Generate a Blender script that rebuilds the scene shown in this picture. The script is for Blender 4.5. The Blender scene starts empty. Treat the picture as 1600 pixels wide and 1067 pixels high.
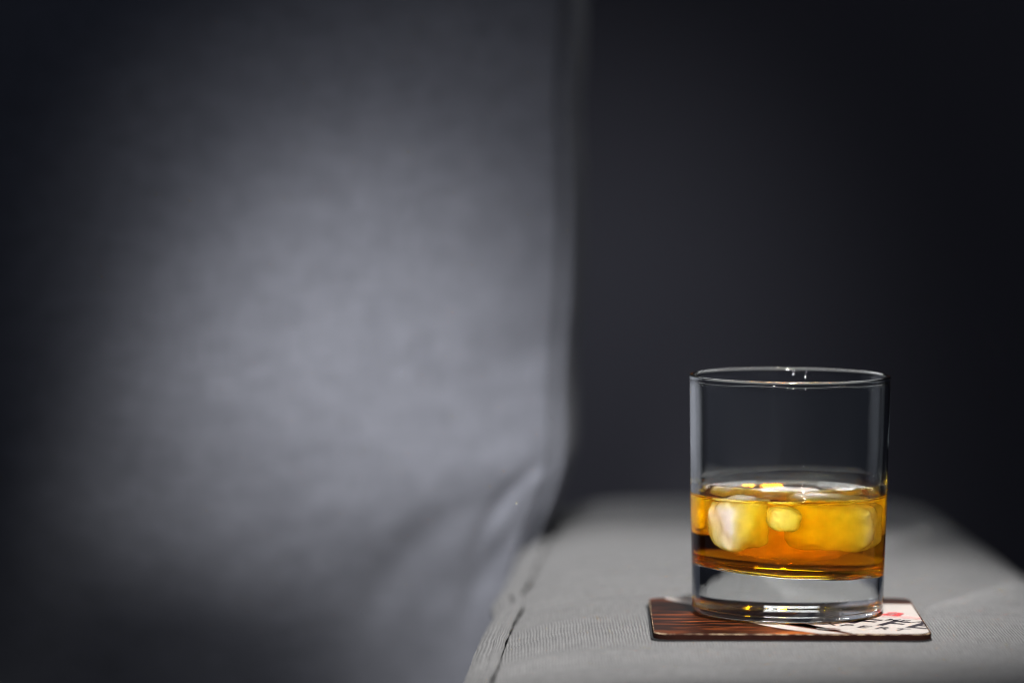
import bpy, bmesh, math, random
from mathutils import Vector, Matrix, noise

random.seed(7)
C = bpy.context.scene
R = math.radians

# ------------------------------------------------------------------ camera
CAM_D, CAM_H, PITCH = 1.60, 0.216, 3.75
cam = bpy.data.cameras.new('camera')
cam.sensor_width = 36.0
cam.lens = 138.2
cam.clip_start = 0.05
cam.clip_end = 50.0
cam.dof.use_dof = True
cam.dof.focus_distance = 1.582
cam.dof.aperture_fstop = 3.4
cam.dof.aperture_blades = 0
camo = bpy.data.objects.new('camera', cam)
C.collection.objects.link(camo)
camo.location = (-0.1128, -CAM_D, CAM_H)
camo.rotation_euler = (R(90 - PITCH), 0, 0)
C.camera = camo

# ------------------------------------------------------------------ world, light, exposure
w = bpy.data.worlds.new('World')
C.world = w
w.use_nodes = True
bg = w.node_tree.nodes['Background']
bg.inputs['Color'].default_value = (0.50, 0.56, 0.75, 1)
bg.inputs['Strength'].default_value = 0.06

def look(o, target):
    o.rotation_euler = (Vector(target) - o.location).to_track_quat('-Z', 'Y').to_euler()

def spot(name, loc, target, power, color, size_deg, blend, radius):
    l = bpy.data.lights.new(name, 'SPOT')
    l.energy = power; l.color = color
    l.spot_size = R(size_deg); l.spot_blend = blend; l.shadow_soft_size = radius
    o = bpy.data.objects.new(name, l)
    C.collection.objects.link(o)
    o.location = loc
    look(o, target)
    return o

def area(name, loc, target, power, color, sx, sy, spread):
    l = bpy.data.lights.new(name, 'AREA')
    l.energy = power; l.color = color
    l.shape = 'RECTANGLE'; l.size = sx; l.size_y = sy; l.spread = R(spread)
    o = bpy.data.objects.new(name, l)
    C.collection.objects.link(o)
    o.location = loc
    look(o, target)
    return o

spot('key_light', (0.03, -0.66, 1.36), (-0.090, 0.066, 0.0), 182.0, (1.0, 0.985, 0.97), 19.6, 0.45, 0.06)
spot('cushion_light', (-0.25, -1.12, 0.62), (-0.139, 0.27, 0.082), 75.0, (0.965, 0.965, 1.0), 11.8, 1.0, 0.11)  # added spot giving the cushion its own pool, apart from the key
spot('glass_fill', (-0.50, -1.16, 0.33), (-0.004, 0.0, 0.042), 360.0, (1.0, 0.985, 0.97), 3.3, 0.6, 0.038)  # added narrow spot that only brightens the ice and whisky
area('back_strip', (-0.07, 1.15, 0.62), (0.0, 0.0, 0.08), 1.55, (0.95, 0.97, 1.0), 0.78, 0.32, 130)
spot('wall_fill', (0.00, 0.70, 0.52), (-0.09, 1.25, -0.07), 3.6, (0.84, 0.88, 1.0), 44, 1.0, 0.1)  # added out-of-view spot lifting the wall tone, no real fixture

C.view_settings.view_transform = 'Standard'
C.view_settings.look = 'None'
C.view_settings.exposure = 0.0
C.view_settings.gamma = 1.0
C.render.engine = 'CYCLES'
cy = C.cycles
cy.use_denoising = True
cy.pixel_filter_type = 'BLACKMAN_HARRIS'
cy.filter_width = 1.1
cy.max_bounces = 24
cy.transmission_bounces = 24
cy.glossy_bounces = 16
cy.diffuse_bounces = 6
cy.volume_bounces = 2
cy.transparent_max_bounces = 16
cy.caustics_reflective = True
cy.caustics_refractive = True
cy.blur_glossy = 0.2
cy.sample_clamp_indirect = 250.0

# ------------------------------------------------------------------ helpers
def mesh_obj(name, bm, mat, parent=None, smooth=True):
    me = bpy.data.meshes.new(name)
    bm.normal_update()
    bm.to_mesh(me); bm.free()
    for p in me.polygons:
        p.use_smooth = smooth
    for m in (mat if isinstance(mat, (list, tuple)) else [mat]):
        me.materials.append(m)
    o = bpy.data.objects.new(name, me)
    C.collection.objects.link(o)
    if parent is not None:
        o.parent = parent
    return o

def tag(o, label, cat, group=None):
    o['label'] = label; o['category'] = cat
    if group: o['group'] = group

def empty(name, loc=(0, 0, 0)):
    o = bpy.data.objects.new(name, None)
    o.empty_display_size = 0.03
    C.collection.objects.link(o)
    o.location = loc
    return o

def sstep(a, b, x):
    t = max(0.0, min(1.0, (x - a) / (b - a)))
    return t * t * (3 - 2 * t)

def nz(x, y, z=0.0):
    return noise.noise(Vector((x, y, z)))

def grid_bm(nu, nv, f, uvf=None):
    bm = bmesh.new()
    uvl = bm.loops.layers.uv.new('UVMap')
    V = [[bm.verts.new(f(i / nu, j / nv)) for j in range(nv + 1)] for i in range(nu + 1)]
    for i in range(nu):
        for j in range(nv):
            fc = bm.faces.new((V[i][j], V[i + 1][j], V[i + 1][j + 1], V[i][j + 1]))
            if uvf:
                for l, (a, b) in zip(fc.loops, ((i, j), (i + 1, j), (i + 1, j + 1), (i, j + 1))):
                    l[uvl].uv = uvf(a / nu, b / nv)
    return bm

def tube_bm(pts, rx, rz, n=12, along_uv=True, tilt=None):
    """swept ellipse through pts; rx along the local side, rz along local up."""
    bm = bmesh.new()
    uvl = bm.loops.layers.uv.new('UVMap')
    rings = []; L = [0.0]
    for k in range(1, len(pts)):
        L.append(L[-1] + (pts[k] - pts[k - 1]).length)
    for k, p in enumerate(pts):
        t = (pts[min(k + 1, len(pts) - 1)] - pts[max(k - 1, 0)]).normalized()
        ref = tilt(k) if tilt else Vector((0, 0, 1))
        side = t.cross(ref).normalized(); up = side.cross(t).normalized()
        ax = rx(k) if callable(rx) else rx
        az = rz(k) if callable(rz) else rz
        rings.append([bm.verts.new(p + side * math.cos(2 * math.pi * i / n) * ax + up * math.sin(2 * math.pi * i / n) * az) for i in range(n)])
    for k in range(len(pts) - 1):
        for i in range(n):
            j = (i + 1) % n
            fc = bm.faces.new((rings[k][i], rings[k][j], rings[k + 1][j], rings[k + 1][i]))
            for l, (kk, ii) in zip(fc.loops, ((k, i), (k, i + 1), (k + 1, i + 1), (k + 1, i))):
                l[uvl].uv = (ii / n * 0.018, L[kk])
    bm.faces.new(rings[0]); bm.faces.new(list(reversed(rings[-1])))
    bmesh.ops.recalc_face_normals(bm, faces=bm.faces)
    return bm

# ------------------------------------------------------------------ materials
def new_mat(name):
    m = bpy.data.materials.new(name)
    m.use_nodes = True
    nt = m.node_tree
    for n in list(nt.nodes):
        nt.nodes.remove(n)
    out = nt.nodes.new('ShaderNodeOutputMaterial')
    return m, nt, out

def N(nt, t, **kw):
    n = nt.nodes.new(t)
    for k, v in kw.items():
        setattr(n, k, v)
    return n

def math_n(nt, op, a, b=None):
    n = nt.nodes.new('ShaderNodeMath'); n.operation = op
    for i, v in enumerate((a, b)):
        if v is None: continue
        if isinstance(v, (int, float)): n.inputs[i].default_value = v
        else: nt.links.new(v, n.inputs[i])
    return n.outputs[0]

def mix_col(nt, fac, a, b):
    n = nt.nodes.new('ShaderNodeMix'); n.data_type = 'RGBA'
    for sock, v in ((n.inputs[0], fac), (n.inputs[6], a), (n.inputs[7], b)):
        if isinstance(v, (int, float)): sock.default_value = v
        elif isinstance(v, tuple): sock.default_value = (*v, 1)
        else: nt.links.new(v, sock)
    return n.outputs[2]

def fabric(name, dark, light, pitch=0.00125, bump=0.35, blotch=0.14, bscale=(26, 26, 26)):
    m, nt, out = new_mat(name)
    L = nt.links.new
    uv = N(nt, 'ShaderNodeUVMap')
    tc = N(nt, 'ShaderNodeTexCoord')
    wob = N(nt, 'ShaderNodeTexNoise'); wob.inputs['Scale'].default_value = 90; wob.inputs['Detail'].default_value = 2
    L(uv.outputs[0], wob.inputs['Vector'])
    wsub = N(nt, 'ShaderNodeVectorMath', operation='SUBTRACT'); L(wob.outputs['Color'], wsub.inputs[0]); wsub.inputs[1].default_value = (.5, .5, .5)
    wsc = N(nt, 'ShaderNodeVectorMath', operation='SCALE'); L(wsub.outputs[0], wsc.inputs[0]); wsc.inputs['Scale'].default_value = 0.0011
    wad = N(nt, 'ShaderNodeVectorMath', operation='ADD'); L(uv.outputs[0], wad.inputs[0]); L(wsc.outputs[0], wad.inputs[1])
    sp = N(nt, 'ShaderNodeSeparateXYZ'); L(wad.outputs[0], sp.inputs[0])
    k = 2 * math.pi / pitch
    su = math_n(nt, 'SINE', math_n(nt, 'MULTIPLY', sp.outputs[0], k))
    sv = math_n(nt, 'SINE', math_n(nt, 'MULTIPLY', sp.outputs[1], k * 0.8))
    weave = math_n(nt, 'ADD', math_n(nt, 'MULTIPLY', su, 0.6), math_n(nt, 'MULTIPLY', math_n(nt, 'MULTIPLY', su, sv), 0.4))
    weave01 = math_n(nt, 'MULTIPLY_ADD', weave, 0.5)
    nt.nodes[-1].inputs[2].default_value = 0.5
    # slubs: threads of uneven shade, long in either direction
    def slub(sx, sy):
        mp = N(nt, 'ShaderNodeMapping'); mp.inputs['Scale'].default_value = (sx, sy, 1)
        L(uv.outputs[0], mp.inputs[0])
        t = N(nt, 'ShaderNodeTexNoise'); t.inputs['Scale'].default_value = 1; t.inputs['Detail'].default_value = 2
        L(mp.outputs[0], t.inputs['Vector'])
        return t.outputs['Fac']
    s1, s2 = slub(900, 60), slub(60, 900)
    sl = math_n(nt, 'ADD', s1, s2)
    sl = math_n(nt, 'MULTIPLY', sl, 0.5)
    big = N(nt, 'ShaderNodeTexNoise'); big.inputs['Scale'].default_value = 1; big.inputs['Detail'].default_value = 3
    bm_ = N(nt, 'ShaderNodeMapping'); bm_.inputs['Scale'].default_value = bscale
    L(tc.outputs['Object'], bm_.inputs[0]); L(bm_.outputs[0], big.inputs['Vector'])
    f = math_n(nt, 'ADD', math_n(nt, 'MULTIPLY', weave01, 0.55), math_n(nt, 'MULTIPLY', sl, 0.75))
    f = math_n(nt, 'ADD', f, math_n(nt, 'MULTIPLY', big.outputs['Fac'], blotch))
    f = math_n(nt, 'SUBTRACT', f, 0.22 + blotch * 0.5)
    nt.nodes[-1].use_clamp = True
    col = mix_col(nt, f, dark, light)
    p = N(nt, 'ShaderNodeBsdfPrincipled')
    L(col, p.inputs['Base Color'])
    p.inputs['Roughness'].default_value = 0.92
    p.inputs['Specular IOR Level'].default_value = 0.15
    p.inputs['Sheen Weight'].default_value = 0.12
    p.inputs['Sheen Roughness'].default_value = 0.6
    b = N(nt, 'ShaderNodeBump'); b.inputs['Strength'].default_value = bump; b.inputs['Distance'].default_value = 0.00014
    h = math_n(nt, 'ADD', weave01, math_n(nt, 'MULTIPLY', sl, 0.8))
    L(h, b.inputs['Height']); L(b.outputs[0], p.inputs['Normal'])
    L(p.outputs[0], out.inputs[0])
    return m

def simple(name, col, rough=0.6, noise_amt=0.0, scale=200, col2=None):
    m, nt, out = new_mat(name)
    p = N(nt, 'ShaderNodeBsdfPrincipled')
    p.inputs['Roughness'].default_value = rough
    if col2:
        tc = N(nt, 'ShaderNodeTexCoord'); t = N(nt, 'ShaderNodeTexNoise')
        t.inputs['Scale'].default_value = scale; t.inputs['Detail'].default_value = 4
        nt.links.new(tc.outputs['Object'], t.inputs['Vector'])
        nt.links.new(mix_col(nt, t.outputs['Fac'], col, col2), p.inputs['Base Color'])
    else:
        p.inputs['Base Color'].default_value = (*col, 1)
    nt.links.new(p.outputs[0], out.inputs[0])
    return m

M_ARM = fabric('armrest_linen', (0.030, 0.030, 0.0306), (0.305, 0.302, 0.301), bump=1.0)
M_CUSH = fabric('cushion_linen', (0.085, 0.090, 0.107), (0.33, 0.341, 0.392), bump=0.6, blotch=0.34, bscale=(60, 60, 105))
M_SEAT = fabric('seat_linen', (0.02, 0.021, 0.024), (0.07, 0.072, 0.08))  # unseen seat, made darker to cut bounce onto the cushion
M_WALL = simple('wall_paint', (0.165, 0.158, 0.178), 0.8, col2=(0.185, 0.178, 0.198), scale=4)

def glass_mat():
    m, nt, out = new_mat('clear_glass')
    g = N(nt, 'ShaderNodeBsdfGlass'); g.inputs['IOR'].default_value = 1.52
    g.inputs['Roughness'].default_value = 0.0
    g.inputs['Color'].default_value = (0.985, 0.995, 0.99, 1)
    nt.links.new(g.outputs[0], out.inputs[0])
    return m

def whisky_mat():
    m, nt, out = new_mat('amber_whisky')
    at = N(nt, 'ShaderNodeAttribute', attribute_name='wet')
    ior = N(nt, 'ShaderNodeMapRange')
    ior.inputs['To Min'].default_value = 1.36; ior.inputs['To Max'].default_value = 1.36 / 1.52
    nt.links.new(at.outputs['Fac'], ior.inputs['Value'])
    g = N(nt, 'ShaderNodeBsdfGlass'); g.inputs['Roughness'].default_value = 0.0
    nt.links.new(ior.outputs[0], g.inputs['IOR'])
    nt.links.new(g.outputs[0], out.inputs['Surface'])
    v = N(nt, 'ShaderNodeVolumeAbsorption')
    v.inputs['Color'].default_value = (0.984, 0.882, 0.0, 1)
    v.inputs['Density'].default_value = 205.0
    nt.links.new(v.outputs[0], out.inputs['Volume'])
    return m

def ice_mat():
    m, nt, out = new_mat('cloudy_ice')
    L = nt.links.new
    tc = N(nt, 'ShaderNodeTexCoord')
    t = N(nt, 'ShaderNodeTexNoise'); t.inputs['Scale'].default_value = 90; t.inputs['Detail'].default_value = 4
    L(tc.outputs['Object'], t.inputs['Vector'])
    rp = N(nt, 'ShaderNodeMapRange'); rp.inputs['From Min'].default_value = 0.35; rp.inputs['From Max'].default_value = 0.65
    rp.inputs['To Min'].default_value = 0.70; rp.inputs['To Max'].default_value = 0.98
    L(t.outputs['Fac'], rp.inputs['Value'])
    d = N(nt, 'ShaderNodeBsdfDiffuse'); d.inputs['Color'].default_value = (0.93, 0.94, 0.95, 1)
    tr = N(nt, 'ShaderNodeBsdfTranslucent'); tr.inputs['Color'].default_value = (0.93, 0.94, 0.95, 1)
    mx = N(nt, 'ShaderNodeMixShader'); mx.inputs[0].default_value = 0.4
    L(d.outputs[0], mx.inputs[1]); L(tr.outputs[0], mx.inputs[2])
    g = N(nt, 'ShaderNodeBsdfTransparent')
    lw = N(nt, 'ShaderNodeLayerWeight'); lw.inputs['Blend'].default_value = 0.35
    core = math_n(nt, 'POWER', math_n(nt, 'SUBTRACT', 1.0, lw.outputs['Facing']), 0.7)
    m2 = N(nt, 'ShaderNodeMixShader'); L(math_n(nt, 'MULTIPLY', rp.outputs[0], core), m2.inputs[0]); L(g.outputs[0], m2.inputs[1]); L(mx.outputs[0], m2.inputs[2])
    b = N(nt, 'ShaderNodeBump'); b.inputs['Strength'].default_value = 0.3; b.inputs['Distance'].default_value = 0.001
    L(t.outputs['Fac'], b.inputs['Height']); L(b.outputs[0], d.inputs['Normal'])
    L(m2.outputs[0], out.inputs['Surface'])
    return m

def wood_mat():
    m, nt, out = new_mat('printed_wood_grain')
    L = nt.links.new
    tc = N(nt, 'ShaderNodeTexCoord')
    mp = N(nt, 'ShaderNodeMapping'); mp.inputs['Scale'].default_value = (16, 60, 1); mp.inputs['Rotation'].default_value = (0, 0, R(9))
    L(tc.outputs['Object'], mp.inputs[0])
    t = N(nt, 'ShaderNodeTexNoise'); t.inputs['Scale'].default_value = 1; t.inputs['Detail'].default_value = 5; t.inputs['Distortion'].default_value = 1.8
    L(mp.outputs[0], t.inputs['Vector'])
    r = N(nt, 'ShaderNodeValToRGB')
    e = r.color_ramp.elements
    e[0].position = 0.36; e[0].color = (0.006, 0.003, 0.002, 1)
    e[1].position = 0.72; e[1].color = (0.40, 0.105, 0.018, 1)
    k = e.new(0.50); k.color = (0.028, 0.008, 0.004, 1)
    k = e.new(0.61); k.color = (0.14, 0.034, 0.009, 1)
    L(t.outputs['Fac'], r.inputs[0])
    p = N(nt, 'ShaderNodeBsdfPrincipled'); L(r.outputs[0], p.inputs['Base Color'])
    p.inputs['Roughness'].default_value = 0.6
    p.inputs['Specular IOR Level'].default_value = 0.05
    L(p.outputs[0], out.inputs[0])
    return m

M_GLASS, M_WHISKY, M_ICE, M_WOOD = glass_mat(), whisky_mat(), ice_mat(), wood_mat()
M_EDGE = simple('dark_board_edge', (0.012, 0.005, 0.004), 0.9, col2=(0.040, 0.013, 0.009), scale=300)
M_EDGE.node_tree.nodes['Principled BSDF'].inputs['Specular IOR Level'].default_value = 0.05
def worn_mat():
    m, nt, out = new_mat('worn_board_rim')
    tc = N(nt, 'ShaderNodeTexCoord'); t = N(nt, 'ShaderNodeTexNoise'); t.inputs['Scale'].default_value = 260; t.inputs['Detail'].default_value = 5
    nt.links.new(tc.outputs['Object'], t.inputs['Vector'])
    r = N(nt, 'ShaderNodeValToRGB'); e = r.color_ramp.elements
    e[0].position = 0.40; e[0].color = (0.05, 0.018, 0.010, 1)
    e[1].position = 0.66; e[1].color = (0.46, 0.34, 0.22, 1)
    nt.links.new(t.outputs['Fac'], r.inputs[0])
    p = N(nt, 'ShaderNodeBsdfPrincipled'); p.inputs['Roughness'].default_value = 0.7; p.inputs['Specular IOR Level'].default_value = 0.1
    nt.links.new(r.outputs[0], p.inputs['Base Color']); nt.links.new(p.outputs[0], out.inputs[0])
    return m
M_WORN = worn_mat()
M_LABEL = simple('cream_print', (0.44, 0.395, 0.36), 0.45, col2=(0.52, 0.465, 0.43), scale=120)
M_INK = simple('black_ink', (0.018, 0.010, 0.016), 0.5)
M_RED = simple('red_ink', (0.55, 0.045, 0.05), 0.5)
M_PINK = simple('pink_ink', (0.72, 0.36, 0.34), 0.5)
M_BROWN = simple('brown_ink', (0.13, 0.035, 0.018), 0.5)
for m_ in (M_LABEL, M_INK, M_RED, M_PINK, M_BROWN):
    m_.node_tree.nodes['Principled BSDF'].inputs['Specular IOR Level'].default_value = 0.08
M_SHADOW = simple('shadow_black', (0.012, 0.012, 0.013), 0.8)  # black for the shadow strip along the coaster's left side

# ------------------------------------------------------------------ the setting: wall and floor far behind
def box(name, lo, hi, mat, parent=None):
    bm = bmesh.new()
    bmesh.ops.create_cube(bm, size=1.0)
    lo, hi = Vector(lo), Vector(hi)
    for v in bm.verts:
        v.co = Vector((lo[i] + (v.co[i] + 0.5) * (hi[i] - lo[i]) for i in range(3)))
    return mesh_obj(name, bm, mat, parent, smooth=False)

wall = box('wall', (-2.2, 1.25, -0.62), (2.2, 1.33, 1.9), M_WALL)
wall['kind'] = 'structure'

# ------------------------------------------------------------------ the sofa armrest
def z_top(y):
    """height of the arm's crest along its length"""
    z = -0.0030
    z -= 0.012 * max(0.0, y - 0.16) ** 2
    z -= 0.055 * sstep(0.47, 0.60, y) ** 1.2
    z -= 0.30 * max(0.0, y - 0.545)
    return z

def x_left(y):
    x = -0.1235 + 0.055 * (y - 0.0)
    x += 0.0014 * math.exp(-((y - 0.085) / 0.022) ** 2) - 0.0012 * math.exp(-((y - 0.125) / 0.02) ** 2)
    x += 0.0014 * nz(y * 14, 3.3)
    return x

def x_right(y):
    return 0.150 - 0.05 * y

def arm_relief(x, y):
    keep = 1 - math.exp(-((max(abs(x) - 0.060, 0) / 0.03) ** 2 + (max(abs(y + 0.008) - 0.060, 0) / 0.03) ** 2))
    d = 0.0
    # soft folds running across the arm, strongest towards the left seam
    ed = 0.35 + 0.8 * sstep(0.04, -0.08, x) + 0.5 * sstep(0.05, 0.11, x)
    yy = y + 1.6 * max(0.0, -x - 0.02) ** 2 + 0.9 * max(0.0, x - 0.03) ** 2 + 0.006 * nz(x * 9, y * 7)
    wv = math.sin(yy * 2 * math.pi / 0.047)
    wv2 = math.sin(yy * 2 * math.pi / 0.021 + 2.0 + 1.5 * nz(x * 6, y * 6, 4))
    d += ed * 0.0013 * wv * (0.75 + 0.6 * nz(x * 6, y * 12, 9))
    d += ed * 0.00030 * wv2 * (0.5 + nz(x * 8, y * 12, 3))
    d += 0.0010 * nz(x * 10, y * 15, 2.0) + 0.0004 * nz(x * 30, y * 40, 5.0)
    return d * keep

ARM_Y0, ARM_Y1 = -0.62, 0.62
def arm_point(u, v):
    y = ARM_Y0 + v * (ARM_Y1 - ARM_Y0)
    xl, xr = x_left(y), x_right(y)
    # u: 0..0.2 left side, 0.2..0.8 top, 0.8..1 right side
    if u < 0.18:
        t = u / 0.18
        x = xl + 0.001 - 0.004 * math.sin(t * math.pi) * (1 - t); z = -0.34 * (1 - t) ** 1.5 - 0.012
        return Vector((x, y, z + z_top(y)))
    if u <= 0.86:
        t = (u - 0.18) / 0.68
        s = -1 + 2 * t
        # denser towards the edges
        s = math.sin(s * math.pi / 2) * 0.5 + s * 0.5
        x = (xl + xr) / 2 + s * (xr - xl) / 2
        a = abs(s)
        z = -0.0115 * a ** 6 if s < 0 else -0.006 * a ** 3 - 0.018 * a ** 9
        z += arm_relief(x, y) * (1 - a ** 8)
        return Vector((x, y, z + z_top(y)))
    t = (u - 0.86) / 0.14
    x = xr + 0.006 * math.sin(min(1, t * 2.0) * math.pi / 2)
    z = -0.023 - 0.31 * t ** 1.5
    return Vector((x, y, z + z_top(y)))

def arm_uv(u, v):
    p = arm_point(u, v)
    if u < 0.18: return (p.x + p.z, p.y)
    if u > 0.86: return (p.x - p.z, p.y)
    return (p.x, p.y)

sofa = empty('sofa', (0, 0, 0))
tag(sofa, 'pale grey linen sofa whose padded armrest carries the coaster and glass', 'sofa')
bm = grid_bm(230, 520, arm_point, arm_uv)
# close the two ends of the arm
for j in (0, 520):
    ring = [bm.verts[:][i * 521 + j] for i in range(231)] if False else None
arm = mesh_obj('armrest', bm, M_ARM, sofa)

def end_cap(name, y):
    bm = bmesh.new()
    vs = [bm.verts.new(arm_point(i / 120, (y - ARM_Y0) / (ARM_Y1 - ARM_Y0))) for i in range(121)]
    bm.faces.new(vs)
    return mesh_obj(name, bm, M_ARM, sofa, smooth=False)
end_cap('end_panel', ARM_Y0)
end_cap('end_panel', ARM_Y1)

# flat double-stitched flange along the arm's left seam
pts = []
n = 260
for k in range(n + 1):
    y = ARM_Y0 + (ARM_Y1 - ARM_Y0) * k / n
    pts.append(Vector((x_left(y) + 0.0010 + 0.0005 * nz(y * 60, 1), y, z_top(y) - 0.0100 + 0.0008 * nz(y * 30, 7))))
mesh_obj('seam_flange', tube_bm(pts, lambda k: 0.0060 + 0.0006 * nz(k * .12, 0), 0.0030, 14, tilt=lambda k: Vector((-0.75, 0, 0.66))), M_ARM, sofa)
pts2 = [p + Vector((0.0066 + 0.0005 * nz(i * .2, 2), 0, 0.0050)) for i, p in enumerate(pts)]
mesh_obj('seam_ridge', tube_bm(pts2, 0.0024, 0.0015, 10), M_ARM, sofa)
# seat and frame of the sofa, low behind the arm
box('seat', (-0.95, -0.45, -0.34), (-0.135, 0.56, -0.128), M_SEAT, sofa)
box('backrest', (-0.95, 0.56, -0.60), (-0.125, 0.66, 0.12), M_ARM, sofa)
box('base', (-0.95, -0.60, -0.60), (0.118, 0.60, -0.345), M_ARM, sofa)
floor = box('floor', (-2.2, -2.5, -0.66), (2.2, 1.33, -0.602), simple('floor_boards', (0.06, 0.045, 0.035), 0.5, col2=(0.10, 0.07, 0.05), scale=8))
floor['kind'] = 'structure'

# ------------------------------------------------------------------ the back cushion
CW, CH = 0.31, 0.42                       # width and height of its face
CX1 = -0.0955                             # right hand edge of its face
CZ0 = -0.115
CY = 0.315
LEAN = R(4)
def cushion_edge_x(z):
    e = 0.0
    e -= 0.020 * sstep(0.040, -0.030, z)
    e += 0.004 * sstep(0.02, 0.12, z) * math.sin((z - 0.05) * 9)
    e += 0.0018 * nz(z * 17, 8.1)
    return e

def cushion_face(s, t):
    """s across (0 left .. 1 right), t up (0..1): a point on the front face"""
    x = CX1 - CW * (1 - s)
    z = CZ0 + CH * t
    x += cushion_edge_x(z) * sstep(0.4, 1.0, s)
    a, b = abs(2 * s - 1), abs(2 * t - 1)
    puff = math.cos(a * math.pi / 2) * max(0.0, math.cos(b * math.pi / 2)) ** 0.8
    d = 0.085 * puff
    d -= 0.022 * sstep(0.02, -0.12, z)
    d += 0.0030 * nz(x * 9, z * 11, 1.5) * puff + 0.0016 * nz(x * 24, z * 20, 6.5) * puff
    # creases that pull into the lower right corner where the cushion meets the arm
    for (cx, cz, ang, wid, ln, amp) in ((-0.118, 0.014, 52, 0.0050, 0.030, -0.0034), (-0.106, 0.022, 40, 0.004, 0.024, 0.0018),
                                        (-0.128, -0.022, 62, 0.006, 0.035, -0.0022), (-0.103, 0.088, 12, 0.010, 0.020, -0.0022),
                                        (-0.150, 0.005, 35, 0.010, 0.05, -0.002)):
        ca, sa = math.cos(R(ang)), math.sin(R(ang))
        du, dv = (x - cx) * ca + (z - cz) * sa, -(x - cx) * sa + (z - cz) * ca
        dv += du * du * 7
        d += amp * math.exp(-(dv / wid) ** 2 - (du / ln) ** 2)
    return x, z, d

def cush_world(x, z, d):
    # lean back about the cushion's bottom edge
    h = z - CZ0
    y = CY - d
    return Vector((x, y + math.sin(LEAN) * h - 0.03, CZ0 + math.cos(LEAN) * h))

cush = empty('back_cushion', (-0.42, CY, CZ0))
tag(cush, 'large dark grey linen back cushion leaning upright behind the left of the armrest', 'cushion')
def cpart(name, bm, mat):
    o = mesh_obj(name, bm, mat)
    o.parent = cush
    o.matrix_parent_inverse = Matrix.Translation(-cush.location)
    return o
def dens(t): return 0.5 - 0.5 * math.cos(math.pi * t)
def ff(u, v):
    x, z, d = cushion_face(1 - (1 - u) ** 1.3, v)
    return cush_world(x, z, d)
cpart('front_panel', grid_bm(260, 260, ff, lambda u, v: ((1 - (1 - u) ** 1.3) * CW, v * CH)), M_CUSH)
DEPTH = 0.170
def loop_pt(q):
    """perimeter of the face: q 0..4, right side first going up"""
    k = int(q) % 4; f = q - int(q)
    s, t = ((1, f), (1 - f, 1), (0, 1 - f), (f, 0))[k]
    return cushion_face(s, t)
FL = [(0.0, 0.0), (0.0008, 0.0010), (0.0018, 0.0075), (0.0036, 0.0120), (0.0060, 0.0150), (0.0074, 0.0140), (0.0084, 0.0165), (0.0100, 0.0300), (0.0118, 0.0500), (0.0150, 0.0850), (0.0165, 0.1200), (0.0150, 0.1700)]
def flange(v):
    f = v * (len(FL) - 1); i = min(int(f), len(FL) - 2); f -= i
    p0, p1, p2, p3 = FL[max(i - 1, 0)], FL[i], FL[i + 1], FL[min(i + 2, len(FL) - 1)]
    return [0.5 * (2 * p1[c] + (p2[c] - p0[c]) * f + (2 * p0[c] - 5 * p1[c] + 4 * p2[c] - p3[c]) * f * f + (3 * p1[c] - p0[c] - 3 * p2[c] + p3[c]) * f ** 3) for c in (0, 1)]
def gusset(u, v):
    # the stitched border: a sunk band, a ridge, then the side of the cushion
    x, z, d = loop_pt(min(u * 4, 3.99999))
    o, dp = flange(v)
    k = int(u * 4 - 1e-9)
    ox, oz = ((1, 0), (0, 1), (-1, 0), (0, -1))[k]
    o *= 1 + 0.10 * nz(z * 22, x * 22, 2.2)
    return cush_world(x + ox * o, z + oz * o, d - dp - 0.0012 * nz(z * 40, x * 40, v * 2))
cpart('border', grid_bm(400, 55, gusset, lambda u, v: (v * DEPTH, u * 2.8)), M_CUSH)
def fb(u, v):
    x, z, d = cushion_face(u, v)
    return cush_world(x + 0.015 * (2 * u - 1), z + 0.015 * (2 * v - 1), -d - DEPTH)
cpart('back_panel', grid_bm(60, 60, fb, lambda u, v: (u * CW, v * CH)), M_CUSH)
# ------------------------------------------------------------------ the coaster
CO = empty('coaster', (-0.0012, -0.0085, 0.0))
CO.rotation_euler = (0, 0, R(-0.9))
tag(CO, 'square brown wood print coaster with cream coffee label under the glass', 'coaster')
HS, CR, TH = 0.0549, 0.0072, 0.0030
def rr(h, r, n=10):
    out = []
    for (cx, cy, a0) in ((h - r, h - r, 0), (-h + r, h - r, 90), (-h + r, -h + r, 180), (h - r, -h + r, 270)):
        for k in range(n + 1):
            a = R(a0 + 90 * k / n)
            out.append((cx + r * math.cos(a), cy + r * math.sin(a)))
    return out
bm = bmesh.new()
def ring(h, r, z): return [bm.verts.new((x, y, z)) for x, y in rr(h, r)]
r0 = ring(HS, CR, -TH + 0.0004); r1 = ring(HS, CR, -0.00030); r2 = ring(HS - 0.00012, CR, -0.00008); r3 = ring(HS - 0.00036, CR, 0.0)
nn = len(r0)
for (a, b, mi) in ((r0, r1, 0), (r1, r2, 1), (r2, r3, 1)):
    for i in range(nn):
        f = bm.faces.new((a[i], a[(i + 1) % nn], b[(i + 1) % nn], b[i])); f.material_index = mi
f = bm.faces.new(r3); f.material_index = 2
f = bm.faces.new(list(reversed(r0)))
mesh_obj('board', bm, [M_EDGE, M_WORN, M_WOOD], CO, smooth=False)
bm = bmesh.new()
a = [bm.verts.new((x - 0.0004, y, -TH - 0.0012)) for x, y in rr(HS + 0.0006, CR)]
b = [bm.verts.new((x - 0.0004, y, -TH + 0.0005)) for x, y in rr(HS + 0.0006, CR)]
for i in range(nn):
    bm.faces.new((a[i], a[(i + 1) % nn], b[(i + 1) % nn], b[i]))
bm.faces.new(b); bm.faces.new(list(reversed(a)))
mesh_obj('shadow_backing', bm, M_SHADOW, CO, smooth=False)  # backing set out to the left to draw the coaster's shadow

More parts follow.
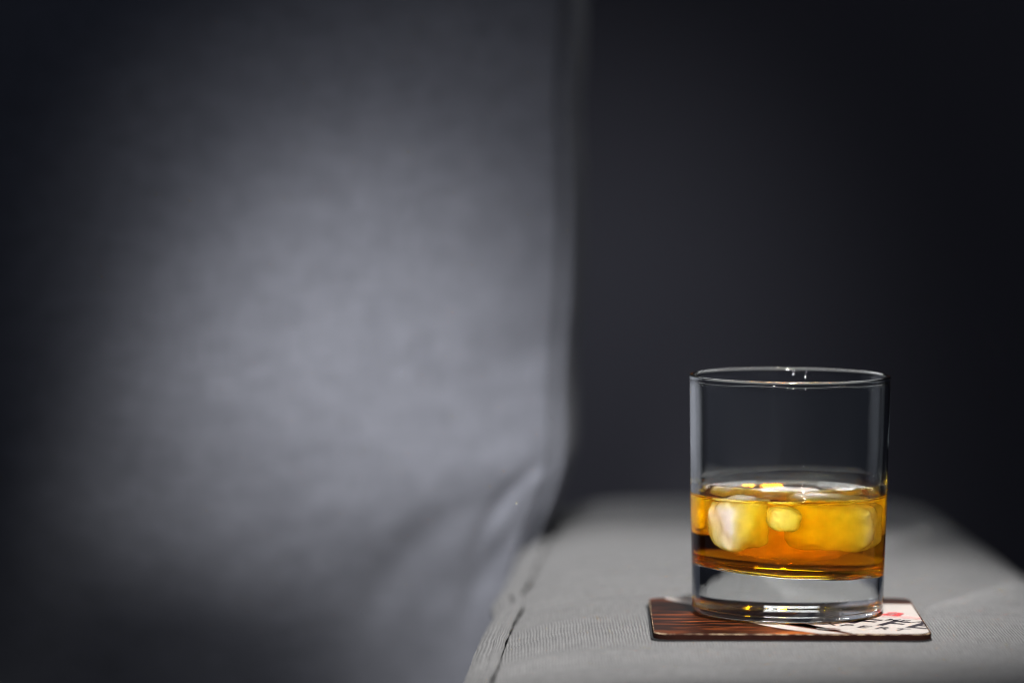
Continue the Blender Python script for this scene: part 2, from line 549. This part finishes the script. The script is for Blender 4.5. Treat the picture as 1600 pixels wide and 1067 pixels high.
ZP = 0.00008
def inside_sq(x, y, m=0.0008):
    return max(-HS + m, min(HS - m, x)), max(-HS + m, min(HS - m, y))
def clip_to_coaster(bm, m=0.0009):
    h = HS - m
    for no in ((1, 0, 0), (-1, 0, 0), (0, 1, 0), (0, -1, 0)):
        bmesh.ops.bisect_plane(bm, geom=bm.verts[:] + bm.edges[:] + bm.faces[:], plane_co=Vector(no) * h, plane_no=no, clear_outer=True)
    # cut the rounded corners too
    for sx in (-1, 1):
        for sy in (-1, 1):
            for k in range(6):
                a_ = R(90 * (k + 0.5) / 6)
                no = Vector((sx * math.cos(a_), sy * math.sin(a_), 0))
                co = Vector((sx * (h - CR), sy * (h - CR), 0)) + no * CR
                bmesh.ops.bisect_plane(bm, geom=bm.verts[:] + bm.edges[:] + bm.faces[:], plane_co=co, plane_no=no, clear_outer=True)

def sheet(name, poly, z, mat):
    bm = bmesh.new()
    vs = [bm.verts.new((x, y, z)) for x, y in poly]
    bm.faces.new(vs)
    bmesh.ops.triangulate(bm, faces=bm.faces)
    clip_to_coaster(bm)
    bmesh.ops.recalc_face_normals(bm, faces=bm.faces)
    for f in bm.faces:
        if f.normal.z < 0: f.normal_flip()
    return mesh_obj(name, bm, mat, CO, smooth=False)

# cream label: its curved left border sweeps from the back left corner to the front edge
def arc_pts(off):
    P = [(-0.0500, 0.075), (-0.0480, 0.052), (-0.0430, 0.0405), (-0.034, 0.026), (-0.0255, 0.004), (-0.0165, -0.020), (-0.005, -0.038), (0.010, -0.0535), (0.030, -0.075)]
    out = []
    for i in range(len(P) - 1):
        p0, p1, p2, p3 = P[max(i - 1, 0)], P[i], P[i + 1], P[min(i + 2, len(P) - 1)]
        for k in range(6):
            t = k / 6
            q = [0.5 * (2 * p1[c] + (p2[c] - p0[c]) * t + (2 * p0[c] - 5 * p1[c] + 4 * p2[c] - p3[c]) * t * t + (3 * p1[c] - p0[c] - 3 * p2[c] + p3[c]) * t ** 3) for c in (0, 1)]
            out.append((q[0] + off, q[1] + off * 0.6))
    return out
border = arc_pts(0.0)
sheet('cream_label', border + [(0.08, -0.075), (0.08, 0.032), (0.030, 0.0365), (0.018, 0.046), (0.004, 0.075)], ZP, M_LABEL)
band = arc_pts(0.0068), arc_pts(0.0080)
sheet('border_line', band[0] + list(reversed(band[1])), 2 * ZP, M_BROWN)

# lettering, running down to the right across the label
ROT = R(-30)
E = Vector((math.cos(ROT), math.sin(ROT), 0)); NN = Vector((-math.sin(ROT), math.cos(ROT), 0))
def lettering(name, text, origin, size, advance, mat, bold=0.0, z=2 * ZP, squash=1.0):
    """one letter mesh per character, at equal advance along the slanted line"""
    for i, ch in enumerate(text):
        if ch == ' ': continue
        cu = bpy.data.curves.new('letter', 'FONT')
        cu.body = ch; cu.size = size; cu.offset = bold
        cu.resolution_u = 3
        tmp = bpy.data.objects.new('letter', cu)
        C.collection.objects.link(tmp)
        bpy.context.view_layer.update()
        me = bpy.data.meshes.new_from_object(tmp)
        bpy.data.objects.remove(tmp)
        bm = bmesh.new(); bm.from_mesh(me); bpy.data.meshes.remove(me)
        o2 = Vector((origin[0], origin[1], 0)) + E * advance * i
        for v in bm.verts:
            v.co = o2 + E * v.co.x * squash + NN * v.co.y + Vector((0, 0, z))
        clip_to_coaster(bm)
        if not bm.faces:
            bm.free(); continue
        mesh_obj(name, bm, mat, CO, smooth=False)
oy = 0.0085      # world -> coaster y
lettering('letter', 'COFFEE', (0.0325 - 3 * 0.0105, -0.0365 + 3 * 0.0061 + oy), 0.0215, 0.0126, M_INK, 0.00045, squash=0.98)
lettering('letter', 'EXPERT', (0.0385 - 5 * 0.0066, -0.0515 + 5 * 0.0038 + oy), 0.0092, 0.0078, M_INK, 0.00012, squash=1.05)
lettering('letter', 'MEAN', (0.0385, -0.0235 + oy), 0.0078, 0.0062, M_INK, 0.0001, squash=1.0)
def along(o, a, n_):                       # point in the slanted lettering frame
    p = Vector((o[0], o[1], 0)) + E * a + NN * n_
    return (p.x, p.y)
def blob(o, a, n_, ra, rn, mat, name, k=14, z=3 * ZP):
    sheet(name, [along(o, a + ra * math.cos(2 * math.pi * i / k), n_ + rn * math.sin(2 * math.pi * i / k)) for i in range(k)], z, mat)
RO = (0.021, 0.0135)
sheet('pink_line', [along(RO, -0.004, -0.0065), along(RO, 0.05, -0.0065), along(RO, 0.05, -0.0055), along(RO, -0.004, -0.0055)], 2 * ZP, M_PINK)
sheet('pink_line', [along(RO, 0.004, -0.0035), along(RO, 0.05, -0.0035), along(RO, 0.05, -0.0005), along(RO, 0.004, -0.0005)], 2 * ZP, M_PINK)
lettering('red_letter', 'Boa', (0.0165, 0.0135), 0.0205, 0.0125, M_RED, 0.0003, z=3 * ZP, squash=1.05)
# coffee bean printed in the front corner of the label
BO = (0.0145, -0.0420)
blob(BO, 0, 0, 0.0052, 0.0040, M_BROWN, 'bean_print', 18, 2 * ZP)
sheet('bean_crease', [along(BO, a, 0.0008 * math.sin(a / 0.005 * 3) + s) for s, rng in ((0.00045, range(-5, 6)), (-0.00045, range(5, -6, -1))) for a in [k * 0.001 for k in rng]], 3 * ZP, M_LABEL)

# ------------------------------------------------------------------ the tumbler
GL = empty('glass_tumbler', (0, 0, 0.0003))
GL.rotation_euler = (0, R(0.35), 0)
tag(GL, 'clear straight sided glass tumbler with thick base standing on coaster', 'glass')
NT = 224
ZC = 0.0492                                # contact line of the whisky
H = 0.0972
def r_out(z): return 0.0391 + (0.0411 - 0.0391) * (z / H)
def r_in_base(z): return r_out(z) - (0.0021 + 0.0007 * sstep(0.07, 0.03, z))
def wall_wave(z, th):
    return 0.00010 * nz(math.cos(th) * 2.2, math.sin(th) * 2.2, z * 16)
def film(z, th):
    zl = 0.0540 + 0.0010 * math.cos(th - 1.3) + 0.0006 * math.sin(2 * th + .6) + 0.0007 * nz(math.cos(th) * 4, math.sin(th) * 4, 3)
    return 0.00007 * sstep(zl + 0.0008, zl - 0.0008, z)
def r_in(z, th): return r_in_base(z) - film(z, th) + wall_wave(z, th)
ZF, TILT = 0.0178, -0.062                  # floor of the inside, which slopes down to the right
RC = 0.0062
# wetted profile: list of (radius fraction helper) from the contact line to the centre
wet_prof = []
for k in range(0, 15):
    wet_prof.append(('wall', ZC + (ZF + RC - ZC) * k / 14))
for k in range(1, 10):
    wet_prof.append(('corner', 90 * k / 9))
for k in range(1, 13):
    wet_prof.append(('floor', 1 - k / 13))
def wet_pt(item, th):
    kind, q = item
    c, s = math.cos(th), math.sin(th)
    rb = r_in_base(ZF + RC)
    if kind == 'wall':
        z = q; r = r_in(z, th)
    elif kind == 'corner':
        a = R(q)
        r = rb - RC * (1 - math.cos(a)); z = ZF + RC * (1 - math.sin(a))
        r += wall_wave(z, th) * (1 - q / 90)
    else:
        r = (rb - RC) * q; z = ZF
    g = 1 - sstep(ZF, ZC, z) if kind == 'wall' else 1 - sstep(ZF, ZC, z)
    x, y = r * c, r * s
    dz = TILT * x * g
    if kind != 'wall':
        dz += 0.0008 * nz(x * 45, y * 90, 1) * min(1, (rb - r) / RC + 0.1) + 0.0006 * (r / rb) ** 3 * -1 * (kind == 'floor')
    return Vector((x, y, z + dz))

bm = bmesh.new()
prof_out = []                              # (r, z) outside from bottom centre to the rim
prof_out += [(0.0, 0.00135), (0.010, 0.00130), (0.020, 0.00115), (0.028, 0.0009), (0.0325, 0.00055), (0.0342, 0.0002), (0.0352, 0.0), (0.0362, 0.00012)]
for k in range(1, 9):
    a = R(90 * k / 8)
    prof_out.append((0.0362 + (r_out(0.0034) - 0.0362) * math.sin(a), 0.00012 + 0.0034 * (1 - math.cos(a))))
for k in range(1, 25):
    z = 0.0036 + (H - 0.0016 - 0.0036) * k / 24
    prof_out.append((r_out(z), z))
rw = 0.00105
for k in range(0, 13):                     # rounded rim with a faint bead
    a = R(-8 + 196 * k / 12)
    prof_out.append((r_out(H) - rw + (rw + 0.00012) * math.cos(a), H - rw + rw * 1.05 * math.sin(a)))
inner = [H - 0.0018 + (ZC - H + 0.0018) * k / 60 for k in range(61)]
rings = []
for (r, z) in prof_out:
    if r == 0.0:
        rings.append([bm.verts.new((0, 0, z))]); continue
    row = []
    for i in range(NT):
        th = 2 * math.pi * i / NT
        rr_ = r + (wall_wave(z, th + 2) * 0.6 if 0.006 < z < H - 0.003 else 0)
        row.append(bm.verts.new((rr_ * math.cos(th), rr_ * math.sin(th), z)))
    rings.append(row)
for z in inner:
    rings.append([bm.verts.new((r_in(z, 2 * math.pi * i / NT) * math.cos(2 * math.pi * i / NT), r_in(z, 2 * math.pi * i / NT) * math.sin(2 * math.pi * i / NT), z)) for i in range(NT)])
def skin(bm, rings, flip=False):
    fs = []
    for a, b in zip(rings[:-1], rings[1:]):
        for i in range(NT):
            j = (i + 1) % NT
            if len(a) == 1: q = (a[0], b[j], b[i])
            elif len(b) == 1: q = (a[i], a[j], b[0])
            else: q = (a[i], a[j], b[j], b[i])
            f = bm.faces.new(q if not flip else tuple(reversed(q)))
            fs.append(f)
    return fs
skin(bm, rings)
# the inside wall below the whisky line and the inner floor belong to both solids' boundary:
# they are carried by the whisky's mesh with the glass-to-whisky index of refraction
mesh_obj('bowl', bm, M_GLASS, GL)

# ------------------------------------------------------------------ the whisky
WH = None
bm = bmesh.new()
wl = bm.faces.layers.float.new('wet')
wr = []
for it in wet_prof[:-1]:
    wr.append([bm.verts.new(wet_pt(it, 2 * math.pi * i / NT)) for i in range(NT)])
cz = wet_pt(('floor', 0.0), 0.0)
wr.append([bm.verts.new(cz)])
ftop = []
top = [wr[0]]
for k in range(1, 46):
    q = 1 - k / 46
    q = q ** 0.75 if k < 45 else 0
    if k == 45:
        top.append([bm.verts.new((0, 0, ZC - 0.0011))]); break
    row = []
    for i in range(NT):
        th = 2 * math.pi * i / NT
        r0_ = r_in(ZC, th)
        r = r0_ * q
        x, y = r * math.cos(th), r * math.sin(th)
        z = ZC - 0.0011 + 0.0011 * math.exp(-(r0_ - r) / 0.0011)
        z += (0.00014 * nz(x * 130, y * 130, 3) + 0.00008 * nz(x * 330, y * 330, 8)) * min(1, (r0_ - r) / 0.004)
        row.append(bm.verts.new((x, y, z)))
    top.append(row)
wf = skin(bm, wr, flip=False)
tf = skin(bm, top, flip=True)
for f in wf: f[wl] = 1.0
for f in tf: f[wl] = 0.0
bmesh.ops.recalc_face_normals(bm, faces=bm.faces)
bm.faces.ensure_lookup_table()
bm.normal_update()
if sum(f.normal.z for f in bm.faces if f[wl] == 0.0) < 0:
    bmesh.ops.reverse_faces(bm, faces=bm.faces)
whisky = mesh_obj('whisky', bm, M_WHISKY)
whisky.location = GL.location; whisky.rotation_euler = GL.rotation_euler
tag(whisky, 'clear amber whisky filling the lower half of the glass tumbler', 'drink')

# ------------------------------------------------------------------ ice
def ice(label, loc, dims, rot, seed, e=4.0):
    bm = bmesh.new()
    bmesh.ops.create_cube(bm, size=2.0)
    bmesh.ops.subdivide_edges(bm, edges=bm.edges[:], cuts=15, use_grid_fill=True)
    for v in bm.verts:
        p = v.co.copy()
        n_ = (abs(p.x) ** e + abs(p.y) ** e + abs(p.z) ** e) ** (1 / e)
        p = p / n_
        k = 1 + 0.10 * noise.noise(p * 1.6 + Vector((seed, 0, 0))) + 0.05 * noise.noise(p * 4 + Vector((0, seed, 0)))
        v.co = Vector((p.x * dims[0], p.y * dims[1], p.z * dims[2])) * 0.5 * k
    o = mesh_obj('ice_cube', bm, M_ICE)
    o.location = loc
    o.rotation_euler = tuple(R(a) for a in rot)
    tag(o, label, 'ice cube', 'ice cubes floating in the whisky')
    return o
mm = 0.001
ice('whitest ice cube at the left front of the whisky close to the near wall', (-19.5 * mm, -17.5 * mm, 39.0 * mm), (20 * mm, 17.5 * mm, 20 * mm), (6, -5, 24), 1.0, 4.6)
ice('smallest whitish ice piece at the front centre of the whisky just below the surface', (-3.5 * mm, -28.0 * mm, 42.0 * mm), (13 * mm, 9 * mm, 9.5 * mm), (12, 10, 15), 3.0, 3.0)
ice('wide yellowish ice block at the right front of the whisky', (15.5 * mm, -9.5 * mm, 37.9 * mm), (33 * mm, 20 * mm, 19.5 * mm), (6, 4, -6), 9.0, 4.6)
ice('large deep ice block in the middle of the whisky behind the front pieces', (0.5 * mm, 11.0 * mm, 35.8 * mm), (36 * mm, 19 * mm, 27 * mm), (5, 3, -6), 17.0, 4.0)
ice('ice cube at the back right of the whisky near the far rim', (24 * mm, 17 * mm, 39.8 * mm), (15 * mm, 15 * mm, 17 * mm), (-9, -7, 40), 23.0)
ice('ice cube at the back left of the whisky near the far rim', (-24 * mm, 14 * mm, 40.0 * mm), (14 * mm, 15 * mm, 16 * mm), (-7, 9, 30), 21.0)
